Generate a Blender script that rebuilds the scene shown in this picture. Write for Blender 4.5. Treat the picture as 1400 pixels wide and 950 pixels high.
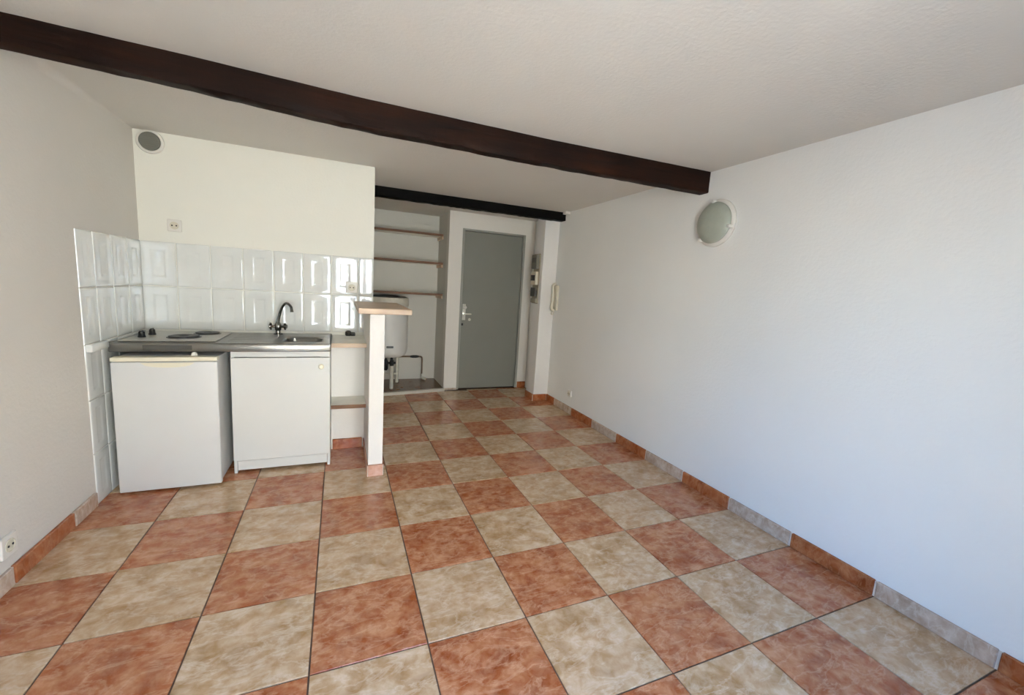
import bpy, bmesh, math, random
from mathutils import Vector, Matrix

random.seed(7)
for o in list(bpy.data.objects):
    bpy.data.objects.remove(o)
SC = bpy.context.scene
COL = SC.collection
S = 0.41                     # one floor tile in metres: all coordinates below are in floor tiles


def P(u, v, z):
    return Vector((u * S, v * S, z * S))


# ------------------------------------------------------------------ camera
cd = bpy.data.cameras.new('camera')
cam = bpy.data.objects.new('camera', cd)
COL.objects.link(cam)
yaw, pitch, roll = 0.3979, -0.1431, 0.0630
d = Vector((math.sin(yaw) * math.cos(pitch), math.cos(yaw) * math.cos(pitch), math.sin(pitch)))
r = Vector((math.cos(yaw), -math.sin(yaw), 0))
u_ = r.cross(d)
rr = math.cos(roll) * r + math.sin(roll) * u_
uu = -math.sin(roll) * r + math.cos(roll) * u_
M = Matrix((rr, uu, -d)).transposed().to_4x4()
M.translation = P(0.2308, -3.3922, 3.3188)
cam.matrix_world = M
cd.sensor_width = 36
cd.lens = 567.56 / 1400 * 36
cd.clip_start = 0.02
SC.camera = cam

# ------------------------------------------------------------------ light: daylight through the window behind the camera
W = bpy.data.worlds.new('sky')
SC.world = W
W.use_nodes = True
nt = W.node_tree
nt.nodes.clear()
tc = nt.nodes.new('ShaderNodeTexCoord')
sx = nt.nodes.new('ShaderNodeSeparateXYZ')
nt.links.new(tc.outputs['Generated'], sx.inputs[0])
mr = nt.nodes.new('ShaderNodeMapRange')
mr.inputs['From Min'].default_value = -1
mr.inputs['From Max'].default_value = 1
nt.links.new(sx.outputs['Z'], mr.inputs['Value'])
rp = nt.nodes.new('ShaderNodeValToRGB')
cr = rp.color_ramp
cr.elements[0].position = 0.0
cr.elements[0].color = (0.40, 0.42, 0.43, 1)       # sunlit ground and houses below the horizon
cr.elements[1].position = 1.0
cr.elements[1].color = (0.14, 0.38, 0.95, 1)
for pos, c in ((0.40, (0.62, 0.65, 0.65)), (0.48, (0.98, 1.03, 1.02)), (0.53, (0.88, 1.10, 1.25)), (0.58, (0.46, 0.82, 1.30)), (0.65, (0.22, 0.60, 1.36))):
    e = cr.elements.new(pos)
    e.color = (*c, 1)
nt.links.new(mr.outputs[0], rp.inputs['Fac'])
bg = nt.nodes.new('ShaderNodeBackground')
bg.inputs['Strength'].default_value = 18.5
nt.links.new(rp.outputs['Color'], bg.inputs['Color'])
wo = nt.nodes.new('ShaderNodeOutputWorld')
nt.links.new(bg.outputs[0], wo.inputs[0])
W.cycles.sampling_method = 'AUTOMATIC'

WIN_U0, WIN_U1, WIN_Z1, WALL_V = -0.3, 2.6, 5.0, -4.3    # french window in the wall behind the camera
ld = bpy.data.lights.new('window_portal', 'AREA')
ld.shape = 'RECTANGLE'
ld.size = (WIN_U1 - WIN_U0) * S
ld.size_y = WIN_Z1 * S
ld.cycles.is_portal = True
lo = bpy.data.objects.new('window_portal', ld)
lo.location = P((WIN_U0 + WIN_U1) / 2, WALL_V - 0.4, WIN_Z1 / 2)
lo.rotation_euler = (math.radians(90), 0, 0)
COL.objects.link(lo)

# the sun stands behind this building and lights the house across the street
sd = bpy.data.lights.new('sun', 'SUN')
sd.energy = 95.0
sd.color = (1.0, 0.965, 0.905)
sd.angle = math.radians(0.6)
so = bpy.data.objects.new('sun', sd)
so.rotation_euler = (math.radians(-48), 0, math.radians(12))
so.location = (0, 0, 12)
COL.objects.link(so)

SC.view_settings.view_transform = 'Standard'
SC.view_settings.look = 'None'
SC.view_settings.gamma = 1
SC.view_settings.use_curve_mapping = False
SC.view_settings.exposure = 0.28
SC.cycles.diffuse_bounces = 8
SC.cycles.glossy_bounces = 6
SC.cycles.max_bounces = 12
SC.cycles.use_denoising = True
SC.cycles.use_guiding = True
SC.cycles.guiding_training_samples = 64


# ------------------------------------------------------------------ materials
def hexc(h):
    h = h.lstrip('#')
    f = lambda c: c / 12.92 if c <= 0.04045 else ((c + 0.055) / 1.055) ** 2.4
    return tuple(f(int(h[i:i + 2], 16) / 255) for i in (0, 2, 4)) + (1,)


def base(name, rough=0.5, metal=0.0, spec=0.5):
    m = bpy.data.materials.new(name)
    m.use_nodes = True
    n = m.node_tree
    b = n.nodes['Principled BSDF']
    b.inputs['Roughness'].default_value = rough
    b.inputs['Metallic'].default_value = metal
    b.inputs['Specular IOR Level'].default_value = spec
    return m, n, b


def noise(n, scale, detail=4, rough=0.55, coord='Object', offs=False, dist=0.0, stretch=None):
    tc = n.nodes.new('ShaderNodeTexCoord')
    vec = tc.outputs[coord]
    if offs:
        oi = n.nodes.new('ShaderNodeObjectInfo')
        mu = n.nodes.new('ShaderNodeVectorMath')
        mu.operation = 'SCALE'
        mu.inputs[0].default_value = (37.0, 61.0, 13.0)
        n.links.new(oi.outputs['Random'], mu.inputs['Scale'])
        ad = n.nodes.new('ShaderNodeVectorMath')
        n.links.new(vec, ad.inputs[0])
        n.links.new(mu.outputs[0], ad.inputs[1])
        vec = ad.outputs[0]
    if stretch:
        mp = n.nodes.new('ShaderNodeMapping')
        mp.inputs['Rotation'].default_value = stretch[1]
        mp.inputs['Scale'].default_value = stretch[0]
        n.links.new(vec, mp.inputs['Vector'])
        vec = mp.outputs[0]
    t = n.nodes.new('ShaderNodeTexNoise')
    t.inputs['Scale'].default_value = scale
    t.inputs['Detail'].default_value = detail
    t.inputs['Roughness'].default_value = rough
    t.inputs['Distortion'].default_value = dist
    n.links.new(vec, t.inputs['Vector'])
    return t.outputs['Fac']


def ramp(n, fac, stops):
    rp = n.nodes.new('ShaderNodeValToRGB')
    cr = rp.color_ramp
    cr.elements[0].position, cr.elements[0].color = stops[0]
    cr.elements[1].position, cr.elements[1].color = stops[-1]
    for p_, c_ in stops[1:-1]:
        e = cr.elements.new(p_)
        e.color = c_
    n.links.new(fac, rp.inputs['Fac'])
    return rp.outputs['Color']


def mix(n, fac, a, b_, mode='MIX'):
    m = n.nodes.new('ShaderNodeMix')
    m.data_type = 'RGBA'
    m.blend_type = mode
    for sock, val in ((m.inputs['Factor'], fac), (m.inputs[6], a), (m.inputs[7], b_)):
        if hasattr(val, 'is_linked'):
            n.links.new(val, sock)
        else:
            sock.default_value = val
    return m.outputs[2]


def bump(n, b, h, strength, dist=0.01):
    bp = n.nodes.new('ShaderNodeBump')
    bp.inputs['Strength'].default_value = strength
    bp.inputs['Distance'].default_value = dist
    n.links.new(h, bp.inputs['Height'])
    n.links.new(bp.outputs[0], b.inputs['Normal'])


def plain(name, col, rough=0.5, metal=0.0, var=0.06, scale=6, bmp=0.0, spec=0.5):
    m, n, b = base(name, rough, metal, spec)
    c = hexc(col)
    lo_ = tuple(x * (1 - var) for x in c[:3]) + (1,)
    hi_ = tuple(min(1, x * (1 + var)) for x in c[:3]) + (1,)
    f = noise(n, scale)
    n.links.new(ramp(n, f, [(0.35, lo_), (0.65, hi_)]), b.inputs['Base Color'])
    if bmp:
        bump(n, b, noise(n, scale * 12, 3), bmp, 0.003)
    return m


def plaster(name, col, dirt, bmp=0.25):
    m, n, b = base(name, 0.85, 0, 0.25)
    c = hexc(col)
    f = noise(n, 1.1, 5, 0.6)
    cl = ramp(n, f, [(0.3, tuple(x * 0.955 for x in c[:3]) + (1,)), (0.7, c)])
    f2 = noise(n, 3.0, 6, 0.7, dist=0.6)
    cl = mix(n, ramp(n, f2, [(0.62, (0, 0, 0, 1)), (0.85, (dirt, dirt, dirt, 1))]), cl, hexc('#a79a88'))
    n.links.new(cl, b.inputs['Base Color'])
    mm = n.nodes.new('ShaderNodeMath')
    n.links.new(noise(n, 4.0, 3), mm.inputs[0])
    n.links.new(noise(n, 60.0, 3), mm.inputs[1])
    bump(n, b, mm.outputs[0], bmp, 0.006)
    return m


def floor_tile_mat(name, dark, mid, light, vein):
    m, n, b = base(name, 0.25, 0, 0.6)
    f = noise(n, 8.0, 5, 0.58, offs=True, dist=0.5, stretch=((1, 1.3, 1), (0, 0, 0.6)))
    c = ramp(n, f, [(0.34, hexc(dark)), (0.49, hexc(mid)), (0.64, hexc(light))])
    f2 = noise(n, 6.0, 5, 0.62, offs=True, dist=0.5, stretch=((1, 2.4, 1), (0, 0, -0.7)))
    v = ramp(n, f2, [(0.47, (0, 0, 0, 1)), (0.505, (0.5, 0.5, 0.5, 1)), (0.56, (0, 0, 0, 1))])
    c = mix(n, v, c, hexc(vein))
    f3 = noise(n, 20, 5, 0.6, offs=True, dist=0.4)
    c = mix(n, 0.34, c, ramp(n, f3, [(0.36, hexc(dark)), (0.64, hexc(vein))]))
    n.links.new(c, b.inputs['Base Color'])
    rg = n.nodes.new('ShaderNodeMapRange')
    rg.inputs['To Min'].default_value = 0.14
    rg.inputs['To Max'].default_value = 0.30
    n.links.new(noise(n, 11, 4, offs=True), rg.inputs['Value'])
    n.links.new(rg.outputs[0], b.inputs['Roughness'])
    bump(n, b, noise(n, 16, 3, offs=True), 0.07, 0.004)
    return m


def wood(name, dark, light, rough=0.6, scale=5, axis=(0.12, 1, 1), bmp=0.3, spec=0.3):
    m, n, b = base(name, rough, 0, spec)
    f = noise(n, scale * 3, 6, 0.65, dist=0.6, stretch=(axis, (0, 0, 0)))
    f2 = noise(n, scale * 0.5, 4)
    c = ramp(n, f, [(0.3, hexc(dark)), (0.72, hexc(light))])
    c = mix(n, ramp(n, f2, [(0.4, (0, 0, 0, 1)), (0.7, (0.6, 0.6, 0.6, 1))]), c, hexc(dark))
    n.links.new(c, b.inputs['Base Color'])
    bump(n, b, f, bmp, 0.006)
    return m


def steel(name, col, rough, aniso=0.0):
    m, n, b = base(name, rough, 1.0)
    c = hexc(col)
    n.links.new(ramp(n, noise(n, 30, 4, stretch=((0.05, 1, 1), (0, 0, 0))),
                     [(0.3, tuple(x * 0.85 for x in c[:3]) + (1,)), (0.7, c)]), b.inputs['Base Color'])
    return m


MAT = {}
MAT['wall'] = plaster('white_plaster', '#e2dfd8', 0.10)
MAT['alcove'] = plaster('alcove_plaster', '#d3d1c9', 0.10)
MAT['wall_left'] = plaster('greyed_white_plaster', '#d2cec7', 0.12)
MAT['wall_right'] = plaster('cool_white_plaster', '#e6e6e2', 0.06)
MAT['kitchen_wall'] = plaster('warm_white_plaster', '#e4e3d9', 0.05)
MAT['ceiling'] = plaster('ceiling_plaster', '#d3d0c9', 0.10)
MAT['post'] = plaster('white_painted_partition', '#e2e0dc', 0.03)
MAT['terracotta'] = floor_tile_mat('terracotta_tile', '#8c441d', '#a75d31', '#bd7f54', '#d6a784')
MAT['beige'] = floor_tile_mat('beige_tile', '#a27c4e', '#ba976e', '#cdaf8c', '#dfccb4')
MAT['skirt_terracotta'] = floor_tile_mat('terracotta_skirting', '#823c18', '#9c5026', '#b06a40', '#c0885f')
MAT['skirt_beige'] = floor_tile_mat('beige_skirting', '#9f8672', '#b49d8a', '#c4b2a3', '#d4c6b8')
MAT['skirt_pink'] = floor_tile_mat('pale_terracotta_skirting', '#b07d62', '#c2927a', '#d0a792', '#dcbba9')
MAT['facade'] = plain('cream_render', '#e3dccb', 0.9, var=0.03)
MAT['street'] = plain('pale_paving', '#b5aea2', 0.9)
MAT['grout'] = plain('dark_grout', '#634b3a', 0.9, var=0.15, scale=20, bmp=0.3)
MAT['light_grout'] = plain('light_grout', '#cfc3b5', 0.9, var=0.08, scale=20)
m, n, b = base('white_glazed_tile', 0.05, 0, 1.0)
n.links.new(ramp(n, noise(n, 5), [(0.35, hexc('#d6d8d4')), (0.65, hexc('#dcdedb'))]), b.inputs['Base Color'])
bump(n, b, noise(n, 9, 2, offs=True), 0.10, 0.006)
MAT['wall_tile'] = m
MAT['tile_grout'] = plain('white_tile_grout', '#c9c8c2', 0.9)
MAT['beam'] = wood('dark_brown_timber', '#0b0402', '#2f1709', 0.65, 5, (0.10, 1, 1), 0.5, 0.15)
MAT['beam_black'] = wood('black_stained_timber', '#060504', '#100c0a', 0.7, 5, (0.10, 1, 1), 0.4, 0.1)
MAT['shelf_wood'] = wood('brown_shelf_edge', '#6d4f3d', '#8d6a52', 0.6, 6)
MAT['shelf_white'] = plain('painted_shelf_board', '#e4e1d8', 0.6)
MAT['bar_wood'] = wood('pale_beech_board', '#b39c86', '#d6c0a8', 0.45, 6, (0.15, 1, 1), 0.1)
MAT['steel'] = steel('brushed_steel', '#93918c', 0.33)
MAT['hob_steel'] = steel('matt_hob_steel', '#bdbab3', 0.42)
MAT['steel_dark'] = steel('dull_steel', '#75736f', 0.38)
MAT['chrome'] = steel('darkened_chrome', '#8d8c88', 0.12)  # base colour darkened to stand in for the dim room mirrored in it
MAT['white_enamel'] = plain('white_enamel', '#cdcecd', 0.32, var=0.015, scale=3)
MAT['white_laminate'] = plain('white_laminate', '#d0d1ce', 0.38, var=0.015, scale=3)
MAT['cream_plastic'] = plain('yellowed_plastic', '#d9d4bf', 0.4)
MAT['white_plastic'] = plain('white_plastic', '#dad7cf', 0.4, var=0.02)
MAT['ivory_plastic'] = plain('ivory_plastic', '#cfc9b6', 0.45, var=0.03)
MAT['black'] = plain('black_plastic', '#151413', 0.4)
MAT['dark'] = plain('dark_grey_plastic', '#4a4945', 0.45)
MAT['hotplate'] = plain('cast_iron_hotplate', '#3a3937', 0.45, 0.4, bmp=0.1)
MAT['vent_grey'] = plain('grey_mesh', '#77766c', 0.7)
MAT['door_grey'] = plain('grey_door_paint', '#7f8078', 0.55, var=0.03, scale=2)
MAT['door_frame'] = plain('grey_frame_paint', '#989990', 0.55, var=0.03, scale=3)
MAT['brass'] = steel('pale_metal_plate', '#d8d5c8', 0.3)
MAT['boiler'] = plain('boiler_enamel', '#dcdcd8', 0.35, var=0.02)
MAT['pipe'] = plain('painted_pipe', '#c9c5b8', 0.45, var=0.08, scale=20)
MAT['copper'] = steel('dull_copper', '#8a7460', 0.4)
MAT['curb'] = plain('pale_threshold', '#c3bdb2', 0.5)
MAT['board'] = plain('beige_meter_board', '#a39a84', 0.6, var=0.08)
MAT['frosted'] = plain('frosted_glass', '#a3a89b', 0.35, var=0.05, scale=18, spec=0.6)
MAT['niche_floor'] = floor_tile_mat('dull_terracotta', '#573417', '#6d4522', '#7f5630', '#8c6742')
m, n, b = base('window_glass', 0.02)
n.nodes.remove(b)
tr = n.nodes.new('ShaderNodeBsdfTransparent')
gl = n.nodes.new('ShaderNodeBsdfGlossy')
gl.inputs['Roughness'].default_value = 0.02
mx = n.nodes.new('ShaderNodeMixShader')
mx.inputs[0].default_value = 0.06
n.links.new(tr.outputs[0], mx.inputs[1])
n.links.new(gl.outputs[0], mx.inputs[2])
n.links.new(mx.outputs[0], n.nodes['Material Output'].inputs[0])
MAT['glass'] = m


# ------------------------------------------------------------------ geometry helpers (floor-tile units)
def B():
    return bmesh.new()


def box(bm, u0, u1, v0, v1, z0, z1, bev=0.0, seg=2):
    t = bmesh.new()
    bmesh.ops.create_cube(t, size=1)
    for w in t.verts:
        w.co = P(u0 + (u1 - u0) * (w.co.x + .5), v0 + (v1 - v0) * (w.co.y + .5), z0 + (z1 - z0) * (w.co.z + .5))
    if bev:
        bmesh.ops.bevel(t, geom=list(t.edges), offset=bev * S, segments=seg, affect='EDGES', profile=0.5)
    join(bm, t)
    return bm


def join(bm, t):
    me = bpy.data.meshes.new('tmp')
    t.to_mesh(me)
    t.free()
    bm.from_mesh(me)
    bpy.data.meshes.remove(me)


def lathe(bm, c, prof, axis='z', seg=32, close=True):
    """prof: list of (radius, height) along axis from point c (tile units)."""
    rings = []
    for (rad, h) in prof:
        ring = []
        for k in range(seg):
            a = 2 * math.pi * k / seg
            x, y = rad * math.cos(a), rad * math.sin(a)
            if axis == 'z':
                q = (c[0] + x, c[1] + y, c[2] + h)
            elif axis == 'v-':          # faces the window (towards -v)
                q = (c[0] + x, c[1] - h, c[2] + y)
            elif axis == 'u-':          # faces left (towards -u)
                q = (c[0] - h, c[1] - x, c[2] + y)
            elif axis == 'u+':
                q = (c[0] + h, c[1] + x, c[2] + y)
            ring.append(bm.verts.new(P(*q)))
        rings.append(ring)
    for a_, b_ in zip(rings, rings[1:]):
        for k in range(seg):
            bm.faces.new((a_[k], a_[(k + 1) % seg], b_[(k + 1) % seg], b_[k]))
    if close:
        bm.faces.new(list(reversed(rings[0])))
        bm.faces.new(rings[-1])
    bmesh.ops.recalc_face_normals(bm, faces=list(bm.faces))
    return bm


def tube(bm, pts, rad, seg=12):
    """swept tube along a polyline with rounded (resampled) corners."""
    pts = [P(*q) for q in pts]
    rads = rad if isinstance(rad, (list, tuple)) else [rad] * len(pts)
    rings = []
    prev = None
    for i, q in enumerate(pts):
        t = (pts[min(i + 1, len(pts) - 1)] - pts[max(i - 1, 0)]).normalized()
        if prev is None:
            a = Vector((0, 0, 1)) if abs(t.z) < 0.9 else Vector((1, 0, 0))
            nx = t.cross(a).normalized()
        else:
            nx = (prev - t * prev.dot(t)).normalized()
        prev = nx
        ny = t.cross(nx)
        rings.append([bm.verts.new(q + (nx * math.cos(2 * math.pi * k / seg) + ny * math.sin(2 * math.pi * k / seg)) * rads[i] * S)
                      for k in range(seg)])
    for a_, b_ in zip(rings, rings[1:]):
        for k in range(seg):
            bm.faces.new((a_[k], a_[(k + 1) % seg], b_[(k + 1) % seg], b_[k]))
    bm.faces.new(list(reversed(rings[0])))
    bm.faces.new(rings[-1])
    bmesh.ops.recalc_face_normals(bm, faces=list(bm.faces))
    return bm


def bend(pts, rad=0.06, n_=5):
    """round the corners of a polyline."""
    out = [Vector(pts[0])]
    for a_, b_, c_ in zip(pts, pts[1:], pts[2:]):
        a_, b_, c_ = Vector(a_), Vector(b_), Vector(c_)
        p0 = b_ + (a_ - b_).normalized() * min(rad, (a_ - b_).length * .45)
        p1 = b_ + (c_ - b_).normalized() * min(rad, (c_ - b_).length * .45)
        for k in range(n_ + 1):
            t = k / n_
            out.append((1 - t) ** 2 * p0 + 2 * t * (1 - t) * b_ + t * t * p1)
    out.append(Vector(pts[-1]))
    return [tuple(q) for q in out]


def prism(bm, pts, z0, z1, bev=0.0):
    t = bmesh.new()
    lo_ = [t.verts.new(P(q[0], q[1], z0)) for q in pts]
    hi_ = [t.verts.new(P(q[0], q[1], z1)) for q in pts]
    t.faces.new(list(reversed(lo_)))
    t.faces.new(hi_)
    k = len(pts)
    for i in range(k):
        t.faces.new((lo_[i], lo_[(i + 1) % k], hi_[(i + 1) % k], hi_[i]))
    bmesh.ops.recalc_face_normals(t, faces=list(t.faces))
    if bev:
        bmesh.ops.bevel(t, geom=list(t.edges), offset=bev * S, segments=2, affect='EDGES', profile=0.5)
    join(bm, t)
    return bm


def world_loc(o):
    v = Vector((0, 0, 0))
    while o is not None:
        v += o.location
        o = o.parent
    return v


def obj(name, bm, mat, parent=None, smooth=False, loc=None):
    """link bm (world coordinates) as ONE mesh object; its origin is put at the base centre."""
    lo_ = Vector((min(w.co.x for w in bm.verts), min(w.co.y for w in bm.verts), min(w.co.z for w in bm.verts)))
    hi_ = Vector((max(w.co.x for w in bm.verts), max(w.co.y for w in bm.verts), max(w.co.z for w in bm.verts)))
    org = loc if loc is not None else Vector(((lo_.x + hi_.x) / 2, (lo_.y + hi_.y) / 2, lo_.z))
    for w in bm.verts:
        w.co -= org
    me = bpy.data.meshes.new(name)
    bm.to_mesh(me)
    bm.free()
    me.materials.append(MAT[mat] if isinstance(mat, str) else mat)
    if smooth:
        me.polygons.foreach_set('use_smooth', [True] * len(me.polygons))
        try:
            me.set_sharp_from_angle(angle=math.radians(40))
        except Exception:
            pass
    o = bpy.data.objects.new(name, me)
    COL.objects.link(o)
    if parent is not None:
        o.parent = parent
        o.location = org - world_loc(parent)
    else:
        o.location = org
    return o


def tag(o, label, cat, group=None):
    o['label'] = label
    o['category'] = cat
    o['kind'] = 'thing'
    if group:
        o['group'] = group
    return o


def thing(name, loc, label, cat, group=None):
    o = bpy.data.objects.new(name, None)
    o.empty_display_size = 0.05
    COL.objects.link(o)
    o.location = P(*loc)
    return tag(o, label, cat, group)


def struct(name, bm, mat, parent=None, smooth=False):
    o = obj(name, bm, mat, parent, smooth)
    if parent is None:
        o['kind'] = 'structure'
    return o


# ------------------------------------------------------------------ room shell
LW, RW, KV, BV, CH = -2.86, 6.06, 5.55, 9.15, 5.47      # left wall, right wall, kitchen wall, back wall, ceiling

fl = struct('floor', box(B(), LW - .3, RW + .3, WALL_V - .5, 10.95, -0.3, -0.012), 'grout')
tile_meshes = {}


def tile_mesh(key, w, l):
    bm = B()
    t = bmesh.new()
    bmesh.ops.create_cube(t, size=1)
    for q in t.verts:
        q.co = Vector((q.co.x * w * S, q.co.y * l * S, (q.co.z - .5) * 0.03 * S))
    ed = [e for e in t.edges if all(q.co.z > -0.001 for q in e.verts)]
    bmesh.ops.bevel(t, geom=ed, offset=0.003 * S, segments=1, affect='EDGES')
    me = bpy.data.meshes.new('floor_tile')
    t.to_mesh(me)
    t.free()
    bm.free()
    me.materials.append(None)
    return me


GAP = 0.014
for i in range(-3, 7):
    for j in range(-5, 9 + 1):
        a0, a1, b0, b1 = max(i, LW), (RW if i == 5 else min(i + 1, RW)), max(j, WALL_V), min(j + 1, BV)
        if a1 - a0 < 0.1 or b1 - b0 < 0.1:
            continue
        if a1 <= 0.86 and b0 >= KV:
            continue
        if a0 < 0.86 < a1 and b0 >= KV:
            a0 = 0.88
        if i <= 3 and j == 9:
            continue
        w, l = a1 - a0 - GAP, b1 - b0 - GAP
        key = (round(w, 3), round(l, 3), (i + j) % 2)
        if key not in tile_meshes:
            me = tile_mesh(key, w, l)
            me.materials[0] = MAT['terracotta'] if (i + j) % 2 == 0 else MAT['beige']
            tile_meshes[key] = me
        o = bpy.data.objects.new('floor_tile', tile_meshes[key])
        COL.objects.link(o)
        o.parent = fl
        o.location = P((a0 + a1) / 2, (b0 + b1) / 2, random.uniform(-0.0015, 0.0015)) - world_loc(fl)

struct('ceiling', box(B(), LW - .3, RW + .3, WALL_V - .5, 10.95, CH, CH + .3), 'ceiling')
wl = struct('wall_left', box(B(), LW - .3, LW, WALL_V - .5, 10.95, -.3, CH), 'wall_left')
bm = B()
CR = 0.42
def cove(c):
    return [(LW - .02, CH + .02), (LW - .02, CH - c)] + [(LW + c - c * math.cos(a), CH - c + c * math.sin(a)) for a in [k * math.pi / 20 for k in range(11)]] + [(LW + c, CH + .02)]


q = cove(CR)
r0 = [bm.verts.new(P(a, WALL_V, z)) for a, z in q]
r1 = [bm.verts.new(P(a, KV, z)) for a, z in cove(0.012)]
bm.faces.new(r0)
bm.faces.new(list(reversed(r1)))
for k in range(len(q)):
    bm.faces.new((r0[k], r0[(k + 1) % len(q)], r1[(k + 1) % len(q)], r1[k]))
bmesh.ops.recalc_face_normals(bm, faces=list(bm.faces))
struct('trim_2', bm, 'wall_left', None, True)
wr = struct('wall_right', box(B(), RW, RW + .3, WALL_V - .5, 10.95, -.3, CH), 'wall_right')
wk = struct('wall_kitchen', box(B(), LW, 0.86, KV, 10.65, -.02, CH), 'kitchen_wall')
bm = B()
box(bm, 3.25, 3.66, BV, 9.45, -.02, CH)
box(bm, 5.74, RW, BV, 9.45, -.02, CH)
box(bm, 3.66, 5.74, BV, 9.45, 5.0, CH)
box(bm, 3.62, 5.78, 9.40, 9.5, -.02, 5.05)
struct('wall_back', bm, 'wall')
bm = B()
box(bm, 0.86, 3.40, 10.60, 10.9, -.02, CH)
box(bm, 3.25, 3.40, 9.45, 10.6, -.02, CH)
struct('wall_alcove', bm, 'alcove')
# wall with the french window, behind the camera
bm = B()
box(bm, LW, WIN_U0, WALL_V - .5, WALL_V, -.02, CH)
box(bm, WIN_U1, RW, WALL_V - .5, WALL_V, -.02, CH)
box(bm, WIN_U0, WIN_U1, WALL_V - .5, WALL_V, WIN_Z1, CH)
struct('wall_window', bm, 'wall')
wmid = (WIN_U0 + WIN_U1) / 2
bm = B()
for (a, b_) in ((WIN_U0, WIN_U0 + .1), (WIN_U1 - .1, WIN_U1)):
    box(bm, a, b_, WALL_V - .36, WALL_V - .22, 0, WIN_Z1)
box(bm, WIN_U0, WIN_U1, WALL_V - .36, WALL_V - .22, WIN_Z1 - .1, WIN_Z1)
box(bm, WIN_U0, WIN_U1, WALL_V - .36, WALL_V - .22, 0, .08)
w1 = struct('window_1', bm, 'white_laminate')
for (a, b_) in ((WIN_U0 + .1, wmid), (wmid, WIN_U1 - .1)):
    bm = B()
    box(bm, a + .005, a + .14, WALL_V - .33, WALL_V - .25, .09, WIN_Z1 - .11, .01)
    box(bm, b_ - .14, b_ - .005, WALL_V - .33, WALL_V - .25, .09, WIN_Z1 - .11, .01)
    for (z0, z1) in ((.09, .5), (1.9, 2.02), (3.4, 3.52), (WIN_Z1 - .25, WIN_Z1 - .11)):
        box(bm, a + .13, b_ - .13, WALL_V - .33, WALL_V - .25, z0, z1)
    s_ = obj('sash', bm, 'white_laminate', w1)
    for (z0, z1) in ((.5, 1.9), (2.02, 3.4), (3.52, WIN_Z1 - .25)):
        obj('pane', box(B(), a + .13, b_ - .13, WALL_V - .295, WALL_V - .285, z0, z1), 'glass', s_)

# the house across the street and the street itself, seen by the daylight only
struct('wall_opposite', box(B(), -12, 60, -27, -26, -9, 14), 'facade')
struct('floor_street', box(B(), -60, 60, -26, -5.5, -9.5, -9), 'street')

# pillar against the right wall
struct('wall_pillar', box(B(), 5.60, RW, 7.50, 8.05, -.02, CH, 0.012), 'post')

# low partition that carries the bar, and the boxed wall at the back of the nook
pw = struct('wall_partition', box(B(), 0.68, 0.915, 3.64, KV, -.02, 2.755, 0.012), 'post')
struct('wall_nook', box(B(), 0.085, 0.68, 5.0, KV, -.02, 2.06), 'post')

# raised alcove floor with its slanted threshold
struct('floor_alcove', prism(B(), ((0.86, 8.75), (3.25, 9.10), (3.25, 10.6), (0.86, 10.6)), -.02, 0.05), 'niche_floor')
struct('trim_1', prism(B(), ((0.86, 8.62), (3.25, 8.98), (3.25, 9.11), (0.86, 8.75)), -.01, 0.085, 0.012), 'curb')

# ------------------------------------------------------------------ skirting tiles, one by one
SKH = 0.20


def skirting(name, length_pieces, place, gap=0.012):
    """length_pieces: list of (t0, t1, kind); place(bm, t0, t1) adds one piece."""
    bm = B()
    place(bm, length_pieces[0][0], length_pieces[-1][1], 0.022, SKH - .012, 0)
    root = struct(name, bm, 'light_grout')
    for (t0, t1, kind) in length_pieces:
        bm = B()
        place(bm, t0 + gap, t1 - gap, 0.04, SKH, 0.008)
        obj('skirting_tile', bm, ('skirt_beige', 'skirt_terracotta', 'skirt_pink')[kind], root)


def on_right(bm, t0, t1, th, h, bev):
    box(bm, RW - th, RW, t0, t1, 0, h, bev, 1)


def on_left(bm, t0, t1, th, h, bev):
    box(bm, LW, LW + th, t0, t1, 0, h, bev, 1)


skirting('baseboard_right', [(max(j, WALL_V), min(j + 1, 7.5), j % 2 != 0) for j in range(-5, 8) if j < 7.4], on_right)
skirting('baseboard_left', [(-4.3, -4, 0), (-4, -3, 1), (-3, -2, 0), (-2, -1, 1), (-1, 0, 0), (0, 1, 1), (1, 2.04, 0), (2.04, 3.1, 1), (3.1, 3.64, 0)], on_left)
skirting('baseboard_back', [(5.74, 6.06, 1)], lambda bm, a, b_, th, h, bev: box(bm, a, b_, BV - th, BV, 0, h, bev, 1))
skirting('baseboard_jamb', [(3.25, 3.66, 0)], lambda bm, a, b_, th, h, bev: box(bm, a, b_, BV - th * .6, BV, 0, h * .3, bev, 1))
skirting('baseboard_pillar', [(5.56, 6.02, 1)], lambda bm, a, b_, th, h, bev: box(bm, a, b_, 7.5 - th, 7.5, 0, h, bev, 1))
skirting('baseboard_pillar_side', [(7.5, 8.05, 1)], lambda bm, a, b_, th, h, bev: box(bm, 5.6 - th, 5.6, a, b_, 0, h, bev, 1))
skirting('baseboard_partition', [(0.665, 0.93, 2)], lambda bm, a, b_, th, h, bev: box(bm, a, b_, 3.64 - th, 3.64, 0, h, bev, 1))
skirting('baseboard_partition_side', [(3.60, 4.5, 2), (4.5, 4.96, 1)], lambda bm, a, b_, th, h, bev: box(bm, .68 - th * .5, .68, a, b_, 0, h, bev, 1))
skirting('baseboard_nook', [(0.10, 0.655, 1)], lambda bm, a, b_, th, h, bev: box(bm, a, b_, 5.0 - th, 5.0, 0, h, bev, 1))

# ------------------------------------------------------------------ white glazed wall tiles with an embossed panel
TW, TH, T_TOP = 0.49, 0.75, 3.72


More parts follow.
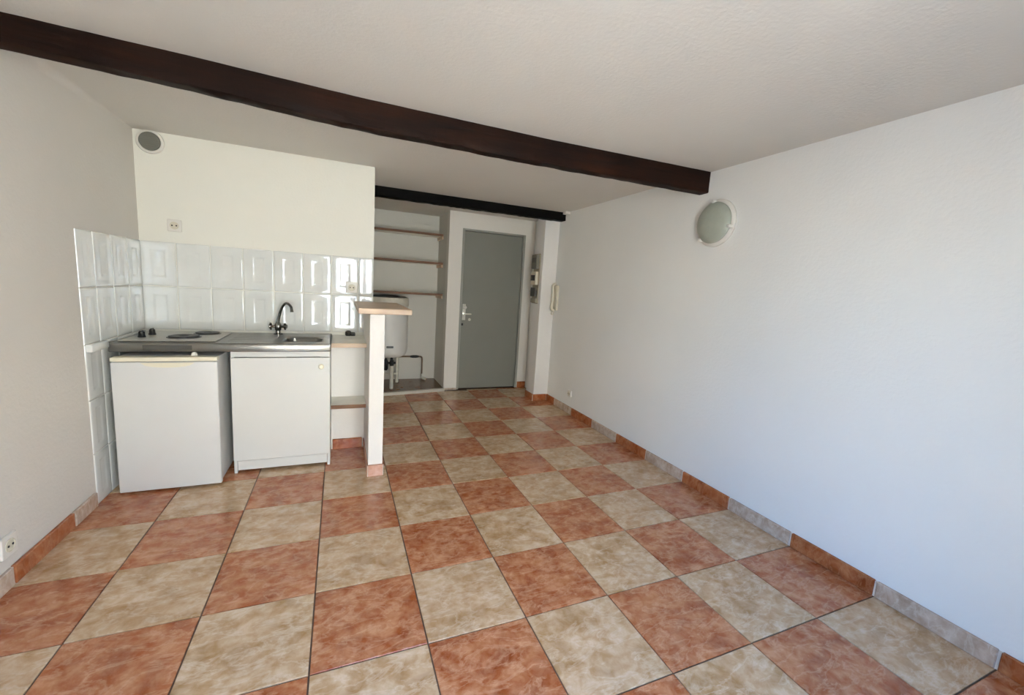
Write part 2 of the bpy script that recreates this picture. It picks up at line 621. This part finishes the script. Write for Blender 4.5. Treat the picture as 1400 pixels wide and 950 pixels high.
def wall_tile_mesh(w, h):
    """lies in the xz plane, front towards -y; raised border with a sunk panel."""
    bm = B()
    q = 0.27 * w
    lv = ((0.0, 0.0), (0.003, 0.008), (0.010, 0.0125), (0.022, 0.0150), (0.040, 0.0163), (0.065, 0.0168),
          (q - .012, 0.0168), (q, 0.0164), (q + .012, 0.0145), (q + .026, 0.0095), (q + .036, 0.0075), (q + .048, 0.0070))
    if w < .35:
        lv = lv[:6]
    rings = []
    for (ins, dep) in lv:
        a, b_ = w / 2 - ins - .005, h / 2 - ins - .005
        rings.append([bm.verts.new(P(x * a, -dep, z * b_)) for x, z in ((-1, -1), (1, -1), (1, 1), (-1, 1))])
    for p0, p1 in zip(rings, rings[1:]):
        for k in range(4):
            bm.faces.new((p0[k], p0[(k + 1) % 4], p1[(k + 1) % 4], p1[k]))
    bm.faces.new(rings[-1])
    bmesh.ops.recalc_face_normals(bm, faces=list(bm.faces))
    me = bpy.data.meshes.new('wall_tile')
    bm.to_mesh(me)
    bm.free()
    me.polygons.foreach_set('use_smooth', [True] * len(me.polygons))
    me.set_sharp_from_angle(angle=math.radians(38))
    me.materials.append(MAT['wall_tile'])
    return me


wt_cache = {}


def put_wall_tile(parent, c, w, h, rot):
    key = (round(w, 3), round(h, 3))
    if key not in wt_cache:
        wt_cache[key] = wall_tile_mesh(w, h)
    o = bpy.data.objects.new('wall_tile', wt_cache[key])
    COL.objects.link(o)
    o.parent = parent
    o.location = P(*c) - world_loc(parent)
    o.rotation_euler = (random.uniform(-.004, .004), random.uniform(-.001, .001), rot + random.uniform(-.004, .004))


u = LW
while u < 0.86 - .05:
    u1 = min(u + TW, 0.86)
    for (z0, z1) in ((2.97, 3.72), (2.22, 2.97)):
        put_wall_tile(wk, ((u + u1) / 2, KV, (z0 + z1) / 2), u1 - u, z1 - z0, 0)
    u = u1
v = KV
while v > 3.68 + .05:
    v1 = max(v - TW, 3.68)
    for (z0, z1) in ((2.97, 3.72), (2.22, 2.97), (1.47, 2.22), (0.72, 1.47), (0.0, 0.72)):
        put_wall_tile(wl, (LW, (v + v1) / 2, (z0 + z1) / 2), v - v1, z1 - z0, math.radians(90))
    v = v1
# glazed tile ledge beside the worktop
obj('tile_ledge', box(B(), LW, -2.80 + .02, 3.70, 4.15, 2.12, 2.23, 0.02), 'wall_tile', wl, True)

# ------------------------------------------------------------------ ceiling beams


def beam(name, mat, knots, z_face, depth, label, seed):
    rnd = random.Random(seed)
    bm = B()
    u0, u1 = knots[0][0], knots[-1][0]
    N = 60
    rings = []
    for k in range(N + 1):
        t = u0 + (u1 - u0) * k / N
        for a, b_ in zip(knots, knots[1:]):
            if a[0] <= t <= b_[0] + 1e-6:
                f = (t - a[0]) / (b_[0] - a[0])
                vv = a[1] + (b_[1] - a[1]) * f
                zb = a[2] + (b_[2] - a[2]) * f
                break
        w = lambda s: rnd.uniform(-s, s)
        e = 0.014
        rings.append([bm.verts.new(P(t, *q)) for q in (
            (vv + w(.004), z_face + .03), (vv + w(.007), zb + .1 + w(.004)), (vv + w(.005), zb + e + w(.005)), (vv + e, zb + w(.006)),
            (vv + depth - e, zb + w(.006)), (vv + depth, zb + e), (vv + depth, z_face + .03))])
    for a_, b_ in zip(rings, rings[1:]):
        for k in range(len(a_)):
            bm.faces.new((a_[k], a_[(k + 1) % len(a_)], b_[(k + 1) % len(a_)], b_[k]))
    bm.faces.new(rings[0])
    bm.faces.new(list(reversed(rings[-1])))
    bmesh.ops.recalc_face_normals(bm, faces=list(bm.faces))
    o = obj(name, bm, mat, None, True)
    return tag(o, label, 'beam')


beam('ceiling_beam', 'beam', [(LW - .02, 2.18, 5.22), (-1.3, 2.23, 5.185), (0.11, 2.32, 5.145), (0.51, 2.34, 5.14), (3.01, 2.35, 5.135), (6.05, 2.23, 5.125)], CH, 0.20,
     'long dark brown timber beam crossing the white ceiling of the room', 3)
beam('ceiling_beam', 'beam_black', [(0.84, 7.19, 5.25), (6.05, 7.17, 5.245)], CH, 0.25,
     'shorter black beam under the ceiling in front of the alcove and grey door', 4)

# ------------------------------------------------------------------ grey door
bm = B()
box(bm, 3.66, 3.73, 9.13, 9.3, 0, 5.0, .008)
box(bm, 5.67, 5.74, 9.13, 9.3, 0, 5.0, .008)
box(bm, 3.73, 5.67, 9.13, 9.3, 4.94, 5.0, .008)
dr = struct('door_1', bm, 'door_frame')
lf = obj('door_leaf', box(B(), 3.74, 5.655, 9.17, 9.26, 0.03, 4.93, .008), 'door_grey', dr)
hp = obj('handle_plate', box(B(), 3.76, 3.86, 9.155, 9.17, 2.22, 2.72, .006), 'brass', lf)
bm = B()
lathe(bm, (3.81, 9.155, 2.62), [(.03, 0), (.03, .03), (.055, .04), (.055, .10), (.04, .12)], 'v-', 16)
obj('door_knob', bm, 'white_plastic', lf, True)
bm = B()
lathe(bm, (3.81, 9.155, 2.42), [(.045, 0), (.045, .03), (.02, .035), (.02, .09)], 'v-', 16)
box(bm, 3.79, 4.02, 9.04, 9.075, 2.40, 2.44, .008)
obj('door_handle', bm, 'brass', lf, True)
bm = B()
lathe(bm, (4.0, 9.17, 2.24), [(.045, 0), (.04, .02), (.015, .022)], 'v-', 16)
obj('lock_rosette', bm, 'brass', lf, True)
obj('latch_slot', box(B(), 3.735, 3.80, 9.155, 9.18, 2.05, 2.12, .004), 'black', lf)
for z in (0.5, 2.4, 4.4):
    obj('hinge', lathe(B(), (5.675, 9.14, z), [(.018, 0), (.018, .22)], 'z', 10), 'door_frame', dr, True)

# ------------------------------------------------------------------ worktop with hob and sink
CT = 2.19
wt = thing('kitchen_worktop', (-1.37, 4.9, 2.05), 'long stainless steel worktop with a sink, over the white cabinet and fridge', 'worktop')
U0, U1, V0, V1 = -2.80, 0.085, 4.18, 5.52
SU0, SU1, SV0, SV1 = -0.66, -0.04, 4.36, 5.02
bm = B()
box(bm, U0, SU0, V0, V1, CT - .025, CT)
box(bm, SU1, U1, V0, V1, CT - .025, CT)
box(bm, SU0, SU1, V0, SV0, CT - .025, CT)
box(bm, SU0, SU1, SV1, V1, CT - .025, CT)
# rolled front edge, end edges and back upstand
tube(bm, [(U0, V0 + .005, CT - .026), (U1, V0 + .005, CT - .026)], .026, 10)
box(bm, U0, U1, V0 - .018, V0 + .02, 2.055, CT - .015, .006)
box(bm, U0 - .01, U0 + .02, V0 - .01, V1, 2.055, CT, .006)
box(bm, U1 - .02, U1 + .005, V0 - .01, V1, 2.055, CT, .006)
obj('steel_top', bm, 'steel', wt, True)
# basin
bm = B()
rg = []
for (ins, z) in ((-.035, CT + .002), (0, CT + .002), (.02, CT - .02), (.05, CT - .32), (.10, CT - .36)):
    ring = []
    a, b_ = (SU1 - SU0) / 2 - ins, (SV1 - SV0) / 2 - ins
    rad = .16
    for k in range(32):
        t = 2 * math.pi * k / 32
        cx, cy = math.copysign(1, math.cos(t + 1e-4)), math.copysign(1, math.sin(t + 1e-4))
        if -.01 < ins < .01 or ins < 0:
            rad_ = .10
        else:
            rad_ = .14
        ring.append(bm.verts.new(P((SU0 + SU1) / 2 + cx * (a - rad_) + rad_ * math.cos(t), (SV0 + SV1) / 2 + cy * (b_ - rad_) + rad_ * math.sin(t), z)))
    rg.append(ring)
for a_, b_ in zip(rg, rg[1:]):
    for k in range(32):
        bm.faces.new((a_[k], a_[(k + 1) % 32], b_[(k + 1) % 32], b_[k]))
bm.faces.new(rg[-1])
bmesh.ops.recalc_face_normals(bm, faces=list(bm.faces))
for f_ in bm.faces:
    if f_.normal.z < -0.2:
        pass
sk = obj('sink_basin', bm, 'steel', wt, True)
obj('drain', lathe(B(), (-.35, 4.69, CT - .358), [(.09, 0), (.085, .012), (.05, .008), (.02, .012)], 'z', 20), 'steel_dark', sk, True)
bm = B()
for k in range(7):
    box(bm, -1.42, -.78, 4.40 + .13 * k, 4.44 + .13 * k, CT - .004, CT + .003, .003)
obj('drainer_ribs', bm, 'steel', wt, True)
# hob plate
hob = thing('electric_hob', (-2.15, 4.83, CT + .004), 'electric hob with two round hotplates and black knobs, left end of the steel worktop', 'hob')
obj('hob_plate', box(B(), -2.74, -1.55, 4.26, 5.40, CT + .004, CT + .022, .008), 'hob_steel', hob)
for (cu, cv, rad) in ((-2.06, 4.66, .20), (-1.86, 5.12, .17)):
    bm = B()
    lathe(bm, (cu, cv, CT + .018), [(rad, 0), (rad, .028), (rad - .03, .034), (rad * .35, .03), (rad * .3, .022)], 'z', 32)
    hpz = obj('hotplate', bm, 'hotplate', hob, True)
    hpz['label'] = 'front round hotplate' if cv < 4.9 else 'rear round hotplate'
    obj('rim_ring', lathe(B(), (cu, cv, CT + .017), [(rad + .025, 0), (rad + .025, .012), (rad + .003, .016), (rad + .003, 0)], 'z', 32, False), 'steel_dark', hpz, True)
for (cu, cv) in ((-2.58, 4.62), (-2.55, 4.92)):
    bm = B()
    lathe(bm, (cu, cv, CT + .018), [(.05, 0), (.05, .02), (.042, .03), (.038, .085), (.03, .09)], 'z', 18)
    box(bm, cu - .012, cu + .012, cv - .045, cv + .045, CT + .09, CT + .125, .004)
    obj('hob_knob', bm, 'black', hob, True)
lp = obj('control_label', box(B(), -2.42, -1.83, V0 - .026, V0 - .016, 2.085, 2.155, .003), 'dark', wt)
lp['label'] = 'dark plate on the worktop front'

# ------------------------------------------------------------------ tap
fu, fv = -.82, 5.30
tp = thing('mixer_tap', (fu, fv, CT + .004), 'dark chrome mixer tap with curved spout rising behind the sink', 'tap')
bm = B()
lathe(bm, (fu, fv, CT + .004), [(.075, 0), (.075, .02), (.045, .03), (.04, .07), (.055, .09), (.055, .19), (.035, .215), (.03, .24)], 'z', 20)
obj('tap_body', bm, 'chrome', tp, True)
bm = B()
pts = []
for k in range(15):
    t = k / 14
    pts.append((1 - t) ** 3 * Vector((fu, fv, CT + .2)) + 3 * t * (1 - t) ** 2 * Vector((fu + .02, fv, CT + .42)) +
               3 * t * t * (1 - t) * Vector((fu + .12, fv - .08, CT + .72)) + t ** 3 * Vector((fu + .24, fv - .22, CT + .53)))
pts += [Vector((fu + .25, fv - .225, CT + .47)), Vector((fu + .252, fv - .23, CT + .44))]
tube(bm, [tuple(q) for q in pts], [.024] * 15 + [.026, .03], 12)
obj('spout', bm, 'chrome', tp, True)
for sg in (-1, 1):
    bm = B()
    tube(bm, [(fu + sg * .03, fv, CT + .14), (fu + sg * .10, fv - .02, CT + .155)], .022, 10)
    c = Vector((fu + sg * .115, fv - .02, CT + .155))
    tube(bm, [tuple(c - Vector((sg * .028, 0, -.01))), tuple(c), tuple(c + Vector((sg * .03, -.01, .0)))], [.03, .045, .038], 12)
    for k in range(4):
        a = k * math.pi / 2 + .4
        tube(bm, [tuple(c), (c.x, c.y + .065 * math.cos(a), c.z + .065 * math.sin(a))], [.016, .019], 8)
    obj('tap_knob', bm, 'chrome', tp, True)

# ------------------------------------------------------------------ base cabinet
cb = thing('base_cabinet', (-.64, 4.9, 0), 'white laminate base cabinet with one door under the sink', 'cabinet')
C0, C1, CF = -1.365, 0.08, 4.25
bm = B()
box(bm, C0, C0 + .045, CF + .02, 5.4, 0, 2.04, .004)
box(bm, C1 - .045, C1, CF + .02, 5.4, 0, 2.04, .004)
box(bm, C0 + .045, C1 - .045, 5.35, 5.38, .2, 2.04)
box(bm, C0 + .045, C1 - .045, CF + .06, 5.35, .22, .26)
obj('carcass', bm, 'white_laminate', cb)
obj('top_rail', box(B(), C0 + .003, C1 - .003, CF, CF + .04, 1.955, 2.045, .006), 'white_laminate', cb)
cd_ = obj('cabinet_door', box(B(), C0 + .003, C1 - .003, CF - .02, CF + .018, .225, 1.945, .008), 'white_laminate', cb)
bm = B()
lathe(bm, (-.055, CF - .02, 1.80), [(.02, 0), (.018, .03), (.042, .045), (.045, .065), (.03, .078)], 'v-', 20)
kb = obj('door_knob', bm, 'cream_plastic', cd_, True)
kb['label'] = 'small cream round knob'
obj('plinth', box(B(), C0 + .05, C1 - .05, CF + .03, CF + .07, .045, .205, .004), 'white_laminate', cb)

# ------------------------------------------------------------------ fridge
fr = thing('mini_fridge', (-2.08, 4.5, 0), 'small white fridge with yellowed top edge, under the hob', 'fridge')
F0, F1 = -2.695, -1.455
obj('fridge_body', box(B(), F0 + .01, F1 - .01, 3.985, 5.30, .05, 2.005, .012), 'white_enamel', fr)
fd = obj('fridge_door', box(B(), F0, F1, 3.885, 3.975, .03, 1.955, .018, 3), 'white_enamel', fr, True)
ft = obj('top_trim', box(B(), F0, F1, 3.885, 4.02, 1.962, 2.022, .01), 'cream_plastic', fr)
ft['label'] = 'yellowed top strip'
bm = B()
for k in range(12):
    t0, t1 = k / 12, (k + 1) / 12
    h0 = .065 * (1 - (2 * t0 - 1) ** 2) ** .5 if 0 < t0 < 1 else .0
    h1 = .065 * (1 - (2 * t1 - 1) ** 2) ** .5 if 0 < t1 < 1 else .0
    x0, x1 = F0 + .34 + .62 * t0, F0 + .34 + .62 * t1
    q = [(x0, 3.876, 1.945), (x1, 3.876, 1.945), (x1, 3.876, 1.94 - h1), (x0, 3.876, 1.94 - h0)]
    q2 = [(a, 3.89, c) for a, b_, c in q]
    vs = [bm.verts.new(P(*z)) for z in q + q2]
    for f_ in ((0, 1, 2, 3), (7, 6, 5, 4), (0, 4, 5, 1), (3, 2, 6, 7)):
        bm.faces.new([vs[z] for z in f_])
bmesh.ops.recalc_face_normals(bm, faces=list(bm.faces))
hd = obj('door_grip', bm, 'cream_plastic', fd)
hd['label'] = 'yellowed grip recess at the top of the door'
for (a, b_) in ((F0 + .12, 4.1), (F1 - .12, 4.1), (F0 + .12, 5.15), (F1 - .12, 5.15)):
    obj('foot', lathe(B(), (a, b_, 0), [(.05, 0), (.05, .03), (.03, .035), (.03, .06)], 'z', 12), 'black', fr, True)
cp = lathe(B(), (-1.78, 4.07, 2.005), [(.04, 0), (.045, .02), (.03, .055), (.012, .065)], 'z', 14)
tag(obj('white_stopper', cp, 'white_plastic', None, True), 'tiny white stopper on top of the small fridge, under the worktop edge', 'stopper')

# ------------------------------------------------------------------ nook shelves
sh = thing('nook_shelf', (.38, 4.9, 2.06), 'pale board with brown front edge at worktop height, beside the steel sink', 'shelf')
obj('board', box(B(), .10, .675, 4.37, KV - .02, 2.10, 2.17), 'shelf_white', sh)
e_ = obj('front_edge', box(B(), .10, .675, 4.35, 4.37, 2.095, 2.172, .004), 'bar_wood', sh)
e_['label'] = 'beige wood front edge'
sh = thing('nook_shelf', (.38, 4.68, .88), 'low white shelf with dark front edge beside the base cabinet', 'shelf')
obj('board', box(B(), .09, .675, 4.39, 4.99, .99, 1.045), 'shelf_white', sh)
e_ = obj('front_edge', box(B(), .09, .675, 4.365, 4.39, .985, 1.05, .004), 'shelf_wood', sh)
e_['label'] = 'dark brown front edge'

# ------------------------------------------------------------------ bar top
bt = thing('bar_top', (.9, 4.5, 2.755), 'pale wooden bar top resting on the white low partition', 'counter top')
obj('board', box(B(), .50, 1.33, 3.52, 5.53, 2.765, 2.855, .012), 'bar_wood', bt)

# small plug on the shelf
bm = B()
lathe(bm, (.39, 5.42, 2.17), [(.05, 0), (.06, .03), (.055, .08), (.03, .10)], 'z', 14)
pg = thing('black_plug', (.39, 5.4, 2.17), 'small black plug standing on the nook shelf against the glazed tiles', 'plug')
obj('plug_body', bm, 'black', pg, True)
obj('plug_cap', box(B(), .43, .52, 5.37, 5.45, 2.17, 2.24, .015), 'black', pg, True)

# ------------------------------------------------------------------ sockets, switch, vent


def socket(loc, face, label, size=.2, kind='socket'):
    cu, cv, cz = loc
    s = thing('wall_socket', loc, label, 'socket')
    h = size / 2
    if face == 'v-':
        obj('face_plate', box(B(), cu - h, cu + h, cv - .03, cv, cz - h, cz + h, .012), 'white_plastic', s)
        w = lathe(B(), (cu, cv - .03, cz), [(h * .62, 0), (h * .62, .006), (h * .55, .008), (h * .5, .003)], 'v-', 20)
        pins = [((cu - .03, cv - .034, cz), 'v-'), ((cu + .03, cv - .034, cz), 'v-')]
    elif face == 'u+':
        obj('face_plate', box(B(), cu, cu + .03, cv - h, cv + h, cz - h, cz + h, .012), 'white_plastic', s)
        w = lathe(B(), (cu + .03, cv, cz), [(h * .62, 0), (h * .62, .006), (h * .55, .008), (h * .5, .003)], 'u+', 20)
        pins = [((cu + .034, cv - .03, cz), 'u+'), ((cu + .034, cv + .03, cz), 'u+')]
    else:
        obj('face_plate', box(B(), cu - .05, cu, cv - h, cv + h, cz - h, cz + h, .012), 'white_plastic', s)
        w = lathe(B(), (cu - .05, cv, cz), [(h * .62, 0), (h * .62, .006), (h * .55, .008), (h * .5, .003)], 'u-', 20)
        pins = [((cu - .054, cv - .03, cz), 'u-'), ((cu - .054, cv + .03, cz), 'u-')]
    obj('socket_well', w, 'ivory_plastic', s, True)
    for c_, ax in pins:
        obj('pin_hole', lathe(B(), c_, [(.012, 0), (.012, .004)], ax, 10), 'black', s)
    return s


socket((-2.365, KV, 4.0), 'v-', 'white wall socket above the glazed tiles, below the round vent', .2)
socket((0.45, KV - .03, 3.12), 'v-', 'pale socket set into the glazed tiles beside the bar top', .22)
socket((LW, 2.03, .44), 'u+', 'white socket low on the left wall above the skirting', .22)
socket((RW, 6.16, .56), 'u-', 'tiny white socket low on the right wall near the pillar', .17)

vt = thing('air_vent', (-2.63, KV, 5.14), 'round air vent with grey mesh, high in the kitchen corner', 'vent')
bm = B()
lathe(bm, (-2.63, KV, 5.30), [(.188, 0), (.188, .02), (.178, .035), (.15, .04), (.142, .03), (.142, 0)], 'v-', 36, False)
obj('vent_ring', bm, 'white_plastic', vt, True)
obj('vent_mesh', lathe(B(), (-2.63, KV, 5.30), [(.142, 0), (.142, .05), (.13, .06)], 'v-', 32), 'vent_grey', vt)
for k in range(-4, 5):
    hw = math.sqrt(max(0, .132 ** 2 - (k * .03) ** 2))
    obj('vent_bar', box(B(), -2.63 - hw, -2.63 + hw, KV - .068, KV - .055, 5.30 + k * .03 - .005, 5.30 + k * .03 + .005), 'vent_grey', vt)

# ------------------------------------------------------------------ round wall lamp
wlp = thing('wall_lamp', (RW, 1.96, 4.2), 'round wall lamp with frosted glass, just below the brown beam end', 'lamp')
lc = (RW, 1.96, 4.59)
bm = B()
lathe(bm, lc, [(.37, 0), (.385, .02), (.385, .05), (.36, .07), (.335, .075)], 'u-', 48)
obj('lamp_base', bm, 'white_plastic', wlp, True)
bm = B()
lathe(bm, lc, [(.33, .07), (.335, .10), (.31, .135), (.24, .165), (.14, .18), (.04, .184)], 'u-', 48)
obj('glass_cover', bm, 'frosted', wlp, True)
for a in (95, 345, 230):
    a = math.radians(a)
    y, z = lc[1] - .345 * math.cos(a), lc[2] + .345 * math.sin(a)
    obj('glass_clip', box(B(), RW - .145, RW - .05, y - .026, y + .026, z - .026, z + .026, .01), 'white_plastic', wlp)

# ------------------------------------------------------------------ intercom, meter board, little cap
ic = thing('intercom_handset', (RW, 7.33, 2.72), 'ivory intercom handset on the right wall beside the pillar', 'intercom')
obj('wall_base', box(B(), RW - .07, RW, 7.24, 7.42, 2.74, 3.46, .02), 'ivory_plastic', ic, True)
bm = B()
tube(bm, bend([(RW - .08, 7.33, 3.50), (RW - .17, 7.33, 3.47), (RW - .15, 7.33, 3.25), (RW - .15, 7.33, 2.98), (RW - .18, 7.33, 2.78), (RW - .09, 7.33, 2.73)], .08, 4), .042, 10)
obj('handset', bm, 'ivory_plastic', ic, True)
bm = B()
tube(bm, bend([(RW - .1, 7.36, 2.75), (RW - .14, 7.38, 2.62), (RW - .06, 7.40, 2.60), (RW - .03, 7.40, 2.78)], .05, 4), .012, 8)
obj('cord', bm, 'ivory_plastic', ic, True)

mb = thing('meter_board', (5.60, 7.84, 2.90), 'electric meter board with breakers between the grey door and the pillar front', 'meter board')
PU = 5.60
obj('backboard', box(B(), PU - .03, PU, 7.64, 8.03, 2.90, 4.34, .008), 'board', mb)
obj('meter_case', box(B(), PU - .12, PU - .03, 7.66, 8.01, 3.90, 4.31, .015), 'vent_grey', mb)
obj('meter_window', box(B(), PU - .125, PU - .118, 7.72, 7.95, 4.08, 4.22, .002), 'dark', mb)
obj('breaker_case', box(B(), PU - .12, PU - .03, 7.67, 8.00, 3.44, 3.82, .015), 'ivory_plastic', mb)
for k in range(3):
    obj('breaker_switch', box(B(), PU - .145, PU - .12, 7.71 + .09 * k, 7.77 + .09 * k, 3.56, 3.72, .006), 'black', mb)
obj('fuse_case', box(B(), PU - .11, PU - .03, 7.68, 7.99, 3.10, 3.36, .015), 'dark', mb)
obj('lower_cover', box(B(), PU - .08, PU - .03, 7.66, 8.01, 2.92, 3.05, .01), 'board', mb)

tag(obj('plastic_block', box(B(), RW - .14, RW, 6.95, 7.12, 5.40, CH, .01), 'white_plastic'), 'little white block in the ceiling corner at the black beam end', 'block')

# ------------------------------------------------------------------ alcove shelves
for (z, vf, lab) in ((4.78, 9.85, 'topmost brown-edged shelf in the alcove beside the grey door'),
                     (3.90, 9.78, 'middle brown-edged shelf in the alcove beside the grey door'),
                     (2.93, 9.66, 'lowest brown-edged shelf, just over the water heater')):
    s = thing('alcove_shelf', (2.05, 10.2, z), lab, 'shelf', 'shelves in the alcove')
    del s['group']
    zz = z if z > 3 else z
    obj('board', box(B(), .875, 3.235, vf + .03, 10.59, zz, zz + .05), 'shelf_white', s)
    e_ = obj('front_edge', box(B(), .875, 3.235, vf, vf + .03, zz - .012, zz + .055, .004), 'shelf_wood', s)
    e_['label'] = 'dark brown front edge'
    obj('support_batten', box(B(), 3.19, 3.245, vf + .05, 10.55, zz - .10, zz, .004), 'bar_wood', s)
    obj('support_batten', box(B(), .865, .92, vf + .05, 10.55, zz - .10, zz, .004), 'bar_wood', s)

# ------------------------------------------------------------------ water heater
bc = (1.62, 9.90, 0)
wh = thing('water_heater', (1.62, 9.90, .9), 'white cylindrical water heater with pipes beneath, in the alcove', 'water heater')
bm = B()
lathe(bm, (bc[0], bc[1], 0), [(.02, .95), (.30, .96), (.44, .98), (.52, 1.03), (.57, 1.11), (.59, 1.22), (.59, 2.55)], 'z', 48)
obj('tank', bm, 'boiler', wh, True)
bm = B()
lathe(bm, (bc[0], bc[1], 0), [(.595, 2.56), (.605, 2.60), (.605, 2.74), (.585, 2.80)], 'z', 48)
obj('top_band', bm, 'pipe', wh, True)
bm = B()
lathe(bm, (bc[0], bc[1], 0), [(.58, 2.795), (.5, 2.83), (.2, 2.86), (.02, 2.865)], 'z', 48)
tcp = obj('top_cap', bm, 'dark', wh, True)
tcp['label'] = 'dark domed cap'
obj('badge', box(B(), 1.52, 1.72, bc[1] - .606, bc[1] - .58, 1.30, 1.36, .006), 'dark', wh)
bm = B()
lathe(bm, (1.69, 9.37, .74), [(.05, 0), (.06, .03), (.06, .17), (.04, .2)], 'z', 16)
tube(bm, [(1.58, 9.37, .84), (1.80, 9.37, .84)], .035, 10)
tube(bm, [(1.69, 9.37, .86), (1.69, 9.46, .97)], .04, 10)
obj('safety_valve', bm, 'black', wh, True)
bm = B()
lathe(bm, (1.55, 9.70, .55), [(.04, 0), (.07, .05), (.07, .26), (.03, .38)], 'z', 14)
lathe(bm, (1.46, 9.66, .62), [(.03, 0), (.05, .05), (.05, .2), (.03, .32)], 'z', 14)
obj('inlet_fitting', bm, 'black', wh, True)
obj('drain_pipe', tube(B(), [(1.69, 9.37, .05), (1.69, 9.37, .76)], .055, 14), 'pipe', wh, True)
obj('supply_pipe', tube(B(), [(1.90, 9.80, .14), (1.90, 9.80, .98)], .05, 14), 'pipe', wh, True)
bm = B()
tube(bm, [(1.45, 9.66, .42), (1.90, 9.78, .42)], .035, 12)
obj('cross_pipe', bm, 'pipe', wh, True)

bp_ = thing('water_pipe', (2.4, 10.35, .05), 'thin water pipe with black valve along the alcove back wall', 'pipe')
bm = B()
tube(bm, bend([(1.93, 10.45, .84), (2.76, 10.45, .84), (2.80, 10.45, .80), (2.80, 10.45, .22)], .1, 5), .026, 10)
obj('pipe_run', bm, 'copper', bp_, True)
bm = B()
tube(bm, [(2.40, 10.45, .84), (2.48, 10.45, .84), (2.60, 10.45, .84), (2.68, 10.45, .84)], [.03, .045, .045, .03], 12)
obj('valve', bm, 'black', bp_, True)
bm = B()
tube(bm, bend([(2.80, 10.45, .25), (2.80, 10.42, .12), (2.90, 10.3, .10)], .05, 4), .04, 10)
obj('elbow', bm, 'pipe', bp_, True)
